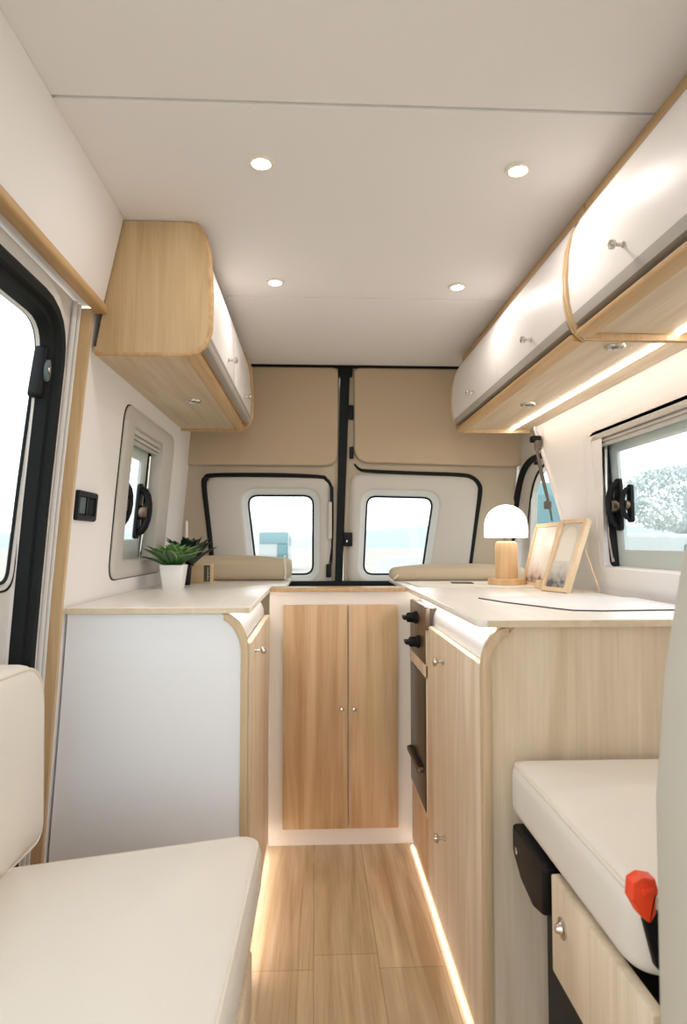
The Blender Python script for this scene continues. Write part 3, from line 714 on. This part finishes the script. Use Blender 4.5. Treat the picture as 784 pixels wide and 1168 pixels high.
pc = (-.492, 2.30)
pp = thing('potted_plant', 'green plant with pale-edged leaves in a square white pot on the left worktop', 'plant', (pc[0], pc[1], ZT))
sq = lambda s: [(pc[0]-s, pc[1]-s), (pc[0]+s, pc[1]-s), (pc[0]+s, pc[1]+s), (pc[0]-s, pc[1]+s)]
bm = BM(); loops = []
for s, z in ((.031, ZT), (.033, ZT+.004), (.042, ZT+.080), (.041, ZT+.082), (.039, ZT+.080), (.037, ZT+.066)):
    loops.append([(u, v, z) for u, v in rpoly(sq(s), .008, 4)])
loft(bm, loops, True, False); build('pot', bm, M['pot'], pp)
build('soil', boxo(pc[0]-.036, pc[0]+.036, pc[1]-.036, pc[1]+.036, ZT+.060, ZT+.067), M['soil'], pp)
build('foliage', leafset((pc[0], pc[1], ZT+.066), 60, .128, .021, 1.0, 3), LM1, pp)
p2 = (-.458, 2.50)
bx = thing('standing_box', 'tan box with a dark marked strip behind the white pot', 'box', (-.46, 2.62, ZT))
build('box_body', boxo(-.520, -.405, 2.60, 2.64, ZT, ZT+.075, .002), M['box'], bx)
build('dark_strip', boxo(-.438, -.414, 2.5985, 2.6005, ZT+.006, ZT+.070), M['brown'], bx)
bm = BM()
for k in range(9): box(bm, -.424, -.418+random.uniform(-.003, .001), 2.5975, 2.599, ZT+.012+k*.006, ZT+.0145+k*.006)
build('strip_marks', bm, M['offwhite'], bx)
p3 = thing('dark_plant', 'dark leafy plant standing right behind the pale-edged plant', 'plant', (-.496, 2.49, ZT))
build('foliage', leafset((-.474, 2.50, ZT+.07), 38, .150, .024, .8, 11), LM2, p3)
bm = BM(); lathe(bm, [(.026, 0), (.031, .075), (.028, .077), (.026, .07)], (-.496, 2.49, ZT), 24); build('pot', bm, M['blk'], p3)
bm = BM(); lathe(bm, [(.0055, 0), (.0055, .235), (.0035, .243), (.001, .246)], (-.500, 2.56, ZT), 12)
tag(build('taper_candle', bm, M['offwhite']), 'thin white taper candle rising behind the plants', 'candle')

# ------------------------------------------------------------------ things on the right worktop
bm = BM(); prism(bm, rpoly([(.37, 2.32), (.80, 2.27), (.82, 2.60), (.36, 2.60)], .01, 4), 'z', ZT+.0, ZT+.005, .001)
mg = tag(build('magazine', bm, M['offwhite']), 'thin pale magazine lying under the wooden table lamp', 'magazine')
bm = BM(); prism(bm, rpoly([(.52, 2.44), (.60, 2.42), (.61, 2.52), (.53, 2.53)], .008, 3), 'z', ZT+.0052, ZT+.0065)
build('cover_picture', bm, M['brown'], mg)
lx, ly, lz = .713, 2.39, ZT+.005
tl = thing('table_lamp', 'mushroom table lamp with lit white dome on a turned light wood stem', 'lamp', (lx, ly, lz))
bm = BM(); lathe(bm, [(.066, 0), (.068, .002), (.068, .020), (.066, .022), (.01, .022)], (lx, ly, lz), 48); build('base', bm, M['beech'], tl)
bm = BM(); lathe(bm, [(.040, .022), (.041, .03), (.041, .145), (.038, .155), (.030, .160), (.008, .160)], (lx, ly, lz), 40); build('stem', bm, M['beech'], tl)
bm = BM(); lathe(bm, [(.010, .158), (.010, .176)], (lx, ly, lz), 16); build('neck', bm, M['dsteel'], tl)
bm = BM(); pr = [(.078*math.cos(a), .176+.045+.075*math.sin(a)) for a in [math.pi/2*k/12 for k in range(12)]]
lathe(bm, [(.074, .173), (.079, .174), (.080, .19), (.080, .205)]+pr[1:]+[(.004, .296)], (lx, ly, lz), 48); build('lamp_shade', bm, M['dome'], tl)
def pframe(name, B1, B2, T1, T2, label, seed):
    B1, B2, T1, T2 = map(Vector, (B1, B2, T1, T2)); ex = (B2-B1); w = ex.length; ex.normalize(); ey = ((T1+T2)/2-(B1+B2)/2); h = ey.length; ey.normalize(); n = ex.cross(ey).normalized()
    if n.y > 0 and n.x > 0 or n.dot(-B1) < 0: n = -n
    f = lambda u, v, q: tuple(B1+ex*u+ey*v+n*q)
    t = thing(name, label, 'picture frame', tuple((B1+B2)/2))
    rect = [(0, 0), (w, 0), (w, h), (0, h)]
    build('frame', ring(f, rect, .004, [(0, -.016), (0, .002), (.002, .004), (.014, .004), (.015, -.002)]), M['frame'], t)
    bm = BM(); prism(bm, inset(rect, .012), f, -.014, -.004); build('backing', bm, M['offwhite'], t)
    pc_ = inset(rect, .016)
    bm = BM(); prism(bm, pc_, f, -.0038, -.003)
    o = build('picture', bm, picmat(seed), t)
    return t, f, w, h
def picmat(seed):
    m = D.materials.new('picture_print'); m.use_nodes = True; nt = m.node_tree; b = nt.nodes['Principled BSDF']
    tc = nt.nodes.new('ShaderNodeTexCoord'); v = nt.nodes.new('ShaderNodeTexNoise'); v.inputs['Scale'].default_value = 14; v.inputs['Detail'].default_value = 5; v.inputs['Distortion'].default_value = 1.4
    sx = nt.nodes.new('ShaderNodeSeparateXYZ'); nt.links.new(tc.outputs['Object'], sx.inputs[0]); nt.links.new(tc.outputs['Object'], v.inputs['Vector'])
    mr = nt.nodes.new('ShaderNodeMapRange'); mr.inputs[1].default_value = .03; mr.inputs[2].default_value = .13; nt.links.new(sx.outputs[2], mr.inputs[0])
    ad = nt.nodes.new('ShaderNodeMath'); ad.operation = 'ADD'; nt.links.new(mr.outputs[0], ad.inputs[0]); nt.links.new(v.outputs['Fac'], ad.inputs[1])
    rp = nt.nodes.new('ShaderNodeValToRGB'); e = rp.color_ramp.elements
    if seed == 1: cols = [(.46, (124, 104, 92)), (.56, (206, 178, 162)), (.74, (232, 206, 196)), (1.0, (246, 238, 226))]
    else: cols = [(.46, (104, 104, 104)), (.58, (170, 168, 162)), (.8, (204, 200, 192)), (1.0, (222, 216, 206))]
    e[0].position, e[0].color = cols[0][0], (*lin(cols[0][1]), 1); e[1].position, e[1].color = cols[-1][0], (*lin(cols[-1][1]), 1)
    for p_, c_ in cols[1:-1]:
        q = e.new(p_); q.color = (*lin(c_), 1)
    nt.links.new(ad.outputs[0], rp.inputs[0]); nt.links.new(rp.outputs[0], b.inputs['Base Color']); b.inputs['Roughness'].default_value = .25
    return m
t, f, w, h = pframe('picture_frame', (.786, 2.437, ZT+.002), (.779, 2.18, ZT+.002), (.834, 2.44, .074), (.852, 2.18, .074), 'pale wooden picture frame with a pinkish print, just behind the lamp', 1)
build('foot_block', boxo(.768, .79, 2.20, 2.235, ZT+.0005, ZT+.03, .003), M['frame'], t)
t, f, w, h = pframe('picture_frame', (.746, 2.119, ZT+.002), (.786, 2.003, ZT+.002), (.832, 2.149, .078), (.877, 2.036, .082), 'pale wooden picture frame with a grey print and white arch, nearest the window', 2)
bm = BM(); aw = w*.28; ax = w*.46; pts = [(ax-aw, h*.42), (ax+aw, h*.42)]+[(ax+aw*math.cos(a), h*.72+aw*1.3*math.sin(a)) for a in [math.pi*k/12 for k in range(13)]]
prism(bm, pts, f, -.0028, -.0022); build('white_arch', bm, M['offwhite'], t)
build('kickstand', tube(BM(), [(.868, 2.05, -.02), (.905, 2.03, ZT+.004), (.86, 2.06, ZT+.004)], .003), M['frame'], t)
bm = BM(); zt = ZT
outl = [(.463, 1.835), (.50, 1.70), (.575, 1.53), (.60, 1.485), (.66, 1.47), (.90, 1.49), (.905, 1.80), (.84, 1.86), (.60, 1.87)]
prism(bm, rpoly(outl, .012, 4, 3), 'z', ZT+.0, ZT+.004, .0012)
mt = tag(build('marbled_mat', bm, M['marble']), 'white marbled mat lying flat on the right worktop near the window', 'mat')
build('mat_border', tube(BM(), [(u, v, ZT+.0015) for u, v in rpoly(outl, .012, 4, 3)], .0018, True), M['brown'], mt)

# ------------------------------------------------------------------ left bench seat
bn = thing('bench_seat', 'cream leather bench seat with low backrest at the left, on a wooden box', 'seat', (-.33, 1.0, ZF))
sp = [(-.56, .45), (-.118, .45), (-.100, 1.355), (-.56, 1.23)]
TOP = lambda u, v, w: (u, v, w)
bm, lp = cushion(TOP, sp, [.05, .05, .05, .03], -.685, -.580, .028, .030)
sc_ = build('seat_cushion', bm, M['leather'], bn)
build('piping', tube(BM(), lp, .0035, True), M['piping'], sc_)
BK = lambda u, v, w: (-.64+w, u, v)
bp = [(.45, -.575), (1.385, -.605), (1.372, -.235), (.45, -.215)]
bm, lp = cushion(BK, bp, [.04, .045, .10, .08], -.012, .095, .030, .012)
bc = build('backrest', bm, M['leather'], bn)
build('piping', tube(BM(), lp, .0035, True), M['piping'], bc)
build('seat_box', boxo(-.55, -.128, .5, 1.21, ZF, -.692, .003), M['honey'], bn)
build('side_rail', boxo(-.128, -.106, .5, 1.16, -.80, -.70, .004), M['pale'], bn)
build('leg', boxo(-.126, -.096, .86, 1.135, ZF, -.80, .004), M['pale'], bn)
build('floor_rail', boxo(-.094, -.080, .80, 1.07, ZF, -.815, .005), M['blk'], bn)

# ------------------------------------------------------------------ right bench seat
rs = thing('bench_seat', 'cream leather seat cushion at the right against the pale oak cabinet end', 'seat', (.65, 1.0, ZF))
sp = [(.392, .80), (.90, .80), (.90, 1.315), (.392, 1.315)]
bm, lp = cushion(TOP, sp, [.05, .05, .03, .03], -.540, -.432, .026, .012)
sc_ = build('seat_cushion', bm, M['leather'], rs)
build('piping', tube(BM(), lp, .0035, True), M['piping'], sc_)
fl = build('side_panel', boxo(.392, .410, .76, 1.085, -.700, -.545, .003), M['pale'], rs)
bm = BM(); lathe(bm, [(.016, 0), (.016, -.003), (.012, -.005), (.010, -.004), (.006, -.012), (.002, -.013)], (.392, 1.035, -.605), 20, 'x'); build('lock', bm, M['chrome'], fl)
build('seat_base', boxo(.46, .90, .76, 1.30, ZF, -.545, .003), M['blk'], rs)
bt = thing('seat_bracket', 'black plastic latch bracket under the right seat cushion corner', 'bracket', (.40, 1.2, -.66))
bm = BM(); prism(bm, rpoly([(1.285, -.545), (1.285, -.600), (1.235, -.632), (1.17, -.645), (1.115, -.632), (1.11, -.548)], .012, 4), 'x', .388, .420, .006)
build('bracket_body', bm, M['blk'], bt)
bm = BM(); lathe(bm, [(.007, 0), (.007, -.003), (.003, -.004)], (.388, 1.25, -.585), 16, 'x'); build('bolt', bm, M['chrome'], bt)
build('support_arm', boxo(.400, .458, 1.14, 1.28, -.60, -.545, .005), M['blk'], bt)
sb = thing('passenger_seat', 'tall greige leather backrest at the right edge of the picture, near the viewer', 'seat', (.52, .62, -.7))
SBm = lambda u, v, w: (u+.012, .600-w, v)
sp = [(.318, -.72), (.78, -.72), (.76, .30), (.47, .30), (.385, .11), (.352, -.02), (.331, -.13), (.320, -.25)]
bm, lp = cushion(SBm, sp, [.05, .05, .08, .05, .03, .03, .03, .03], -.05, .055, .028, .008, seg=5)
bb = build('back_cushion', bm, M['leatherg'], sb)
build('piping', tube(BM(), lp, .003, True), M['leatherg'], bb)
build('back_support', boxo(.42, .7, .57, .62, ZF, -.70, .005), M['blk'], sb)
bk = thing('belt_buckle', 'orange-red seat belt buckle between the right seat cushion and backrest', 'buckle', (.405, .79, -.47))
bm = BM(); prism(bm, rpoly([(.376, -.400), (.388, -.393), (.404, -.396), (.408, -.412), (.404, -.418), (.404, -.436), (.396, -.448), (.384, -.438), (.374, -.420)], .003, 3), 'y', .768, .79, .004); box(bm, .386, .400, .764, .772, -.413, -.404, .002)
build('buckle_body', bm, M['orange'], bk)
bm = BM(); prism(bm, rpoly([(.390, -.444), (.412, -.436), (.424, -.52), (.404, -.50)], .005, 3), 'y', .772, .785, .003)
build('strap', bm, M['blk'], bk)

# ------------------------------------------------------------------ outside
struct(build('ground', boxo(-300, 300, -100, 600, -1.82, -1.72), M['grass'], smooth=False))
def hill(cx, cy, L, h, m, seed, label):
    rnd = random.Random(seed); bm = BM(); n = 60; top = []
    ph = [rnd.uniform(0, 6) for _ in range(4)]
    rows = []
    for j, (dy, f) in enumerate(((0, 0), (20, .45), (45, .85), (70, 1), (110, .6), (150, 0))):
        r = []
        for i in range(n+1):
            x = cx-L/2+L*i/n; s = h*f*(.62+.2*math.sin(x*.02+ph[0])+.12*math.sin(x*.055+ph[1])+.06*math.sin(x*.13+ph[2]))*math.sin(math.pi*i/n)**.4
            r.append((x, cy+dy, -1.75+s))
        rows.append(r)
    loft(bm, rows, closed=False)
    return struct(build('hills', bm, m, loc=(cx, cy, -1.75)))
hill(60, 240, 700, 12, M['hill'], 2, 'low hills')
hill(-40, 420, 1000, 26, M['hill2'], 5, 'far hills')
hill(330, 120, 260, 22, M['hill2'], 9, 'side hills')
def vehicle(name, cx, cy, L, Wd, Hh, label, cat, body, kind, rot=0):
    z = -1.72; t = thing(name, label, cat, (cx, cy, z)); ow = OFF[t.name]
    hood = Hh*.58
    if kind == 'car': sec = [(-L/2, .25), (L/2, .25), (L/2, hood*.9), (L*.30, hood), (L*.16, Hh), (-L*.24, Hh*.98), (-L*.38, hood*1.05), (-L/2, hood)]
    elif kind == 'box': sec = [(-L/2, .25), (L/2, .25), (L/2, Hh), (-L/2, Hh)]
    elif kind == 'van': sec = [(-L/2, .3), (L/2, .3), (L/2, hood*.8), (L*.40, hood), (L*.26, Hh), (-L*.46, Hh), (-L/2, Hh*.9)]
    else: sec = [(-L/2, .35), (L/2, .35), (L/2, hood*.85), (L*.22, hood), (L*.16, Hh), (-L*.14, Hh), (-L*.18, hood), (-L/2, hood)]
    bm = BM(); prism(bm, rpoly([(cx+a, z+b) for a, b in sec], .12, 4), 'y', cy-Wd/2, cy+Wd/2, .08, 3); build('body', bm, M[body], t)
    for sy in (-1, 1):
        y = cy+sy*(Wd/2)
        bm = BM()
        if kind == 'car': q = [(L*.25, hood*1.03), (L*.14, Hh*.93), (-L*.22, Hh*.92), (-L*.34, hood*1.05)]
        elif kind == 'box': q = [(L*.44, hood*1.1), (L*.44, Hh*.9), (-L*.4, Hh*.9), (-L*.4, hood*1.1)]
        elif kind == 'van': q = [(L*.34, hood*1.05), (L*.25, Hh*.9), (L*.06, Hh*.9), (L*.06, hood*1.05)]
        else: q = [(L*.19, hood*1.03), (L*.14, Hh*.93), (-L*.12, Hh*.93), (-L*.15, hood*1.03)]
        prism(bm, rpoly([(cx+a, z+b) for a, b in q], .05, 3), 'y', y-.02, y+.02, .005); build('side_window', bm, M['teal2'], t)
        for sx in (-.32, .32):
            bm = BM(); lathe(bm, [(.12, -.11), (.30, -.11), (.33, -.07), (.33, .07), (.30, .11), (.12, .11)], (cx+sx*L, cy+sy*(Wd/2-.08), z+.33), 24, 'y'); build('wheel', bm, M['tyre'], t)
    if kind == 'box':
        bm = BM(); box(bm, cx-L/2-.06, cx-L/2, cy-Wd*.46, cy+Wd*.46, z+1.72, z+Hh*.985, .05); build('rear_window', bm, M['teal'], t)
        bm = BM(); box(bm, cx-L/2-.05, cx-L/2, cy-Wd*.46, cy-Wd*.12, z+.3, z+1.7, .05); build('rear_door', bm, M['teal2'], t)
    if rot: t.rotation_euler.z = rot
    return t
# seen through the rear windows
vehicle('parked_van', -2.55, 43, 4.4, 1.9, 2.45, 'white van with teal windows in the field, through the left rear window', 'vehicle', 'carw', 'box', R(90))
vehicle('parked_car', 2.95, 19, 3.9, 1.7, 1.35, 'white car with teal windows in the field, through the right rear window', 'car', 'carw', 'car', R(68))
vehicle('delivery_van', 6.4, 17.6, 5.0, 1.9, 3.2, 'pale teal van parked outside, seen through the rear quarter window', 'vehicle', 'teal', 'van', R(80))
vehicle('parked_car', 6.3, 12.4, 3.9, 1.7, 1.9, 'white car parked outside the right side window', 'car', 'carw', 'van', R(20))
def tree(cx, cy, h, r, label, seed):
    rnd = random.Random(seed); t = thing('tree', label, 'tree', (cx, cy, -1.75))
    bm = BM(); tube(bm, [(cx, cy, -1.75), (cx+.1, cy, h*.3), (cx, cy, h*.7)], [.22, .16, .06])
    for k in range(7):
        a = rnd.uniform(0, 6.28); z0 = rnd.uniform(.0, h*.5); tube(bm, [(cx, cy, z0), (cx+math.cos(a)*r*.5, cy+math.sin(a)*r*.5, z0+h*.25), (cx+math.cos(a)*r*.8, cy+math.sin(a)*r*.8, z0+h*.4)], [.08, .05, .02], seg=6)
    build('trunk', bm, M['bark'], t)
    bm = BM()
    for k in range(5200):
        a = rnd.uniform(0, 6.28); b = math.acos(rnd.uniform(-1, 1)); q = rnd.uniform(.55, 1)**.5
        c = Vector((cx+r*q*math.sin(b)*math.cos(a), cy+r*q*math.sin(b)*math.sin(a), h*.55+h*.42*q*math.cos(b)))
        s = rnd.uniform(.05, .11); R3 = Matrix.Rotation(rnd.uniform(0, 6), 3, Vector((rnd.random(), rnd.random(), rnd.random()+.1)).normalized())
        V = [bm.verts.new(c+R3 @ Vector(p)) for p in ((-s, 0, 0), (0, -s*.5, .02), (s, 0, 0), (0, s*.5, .02))]; bm.faces.new(V)
    build('crown', bm, M['foliage'], t)
tree(12.6, 21.5, 2.8, 2.2, 'pale tree beyond the white car, through the right side window', 4)
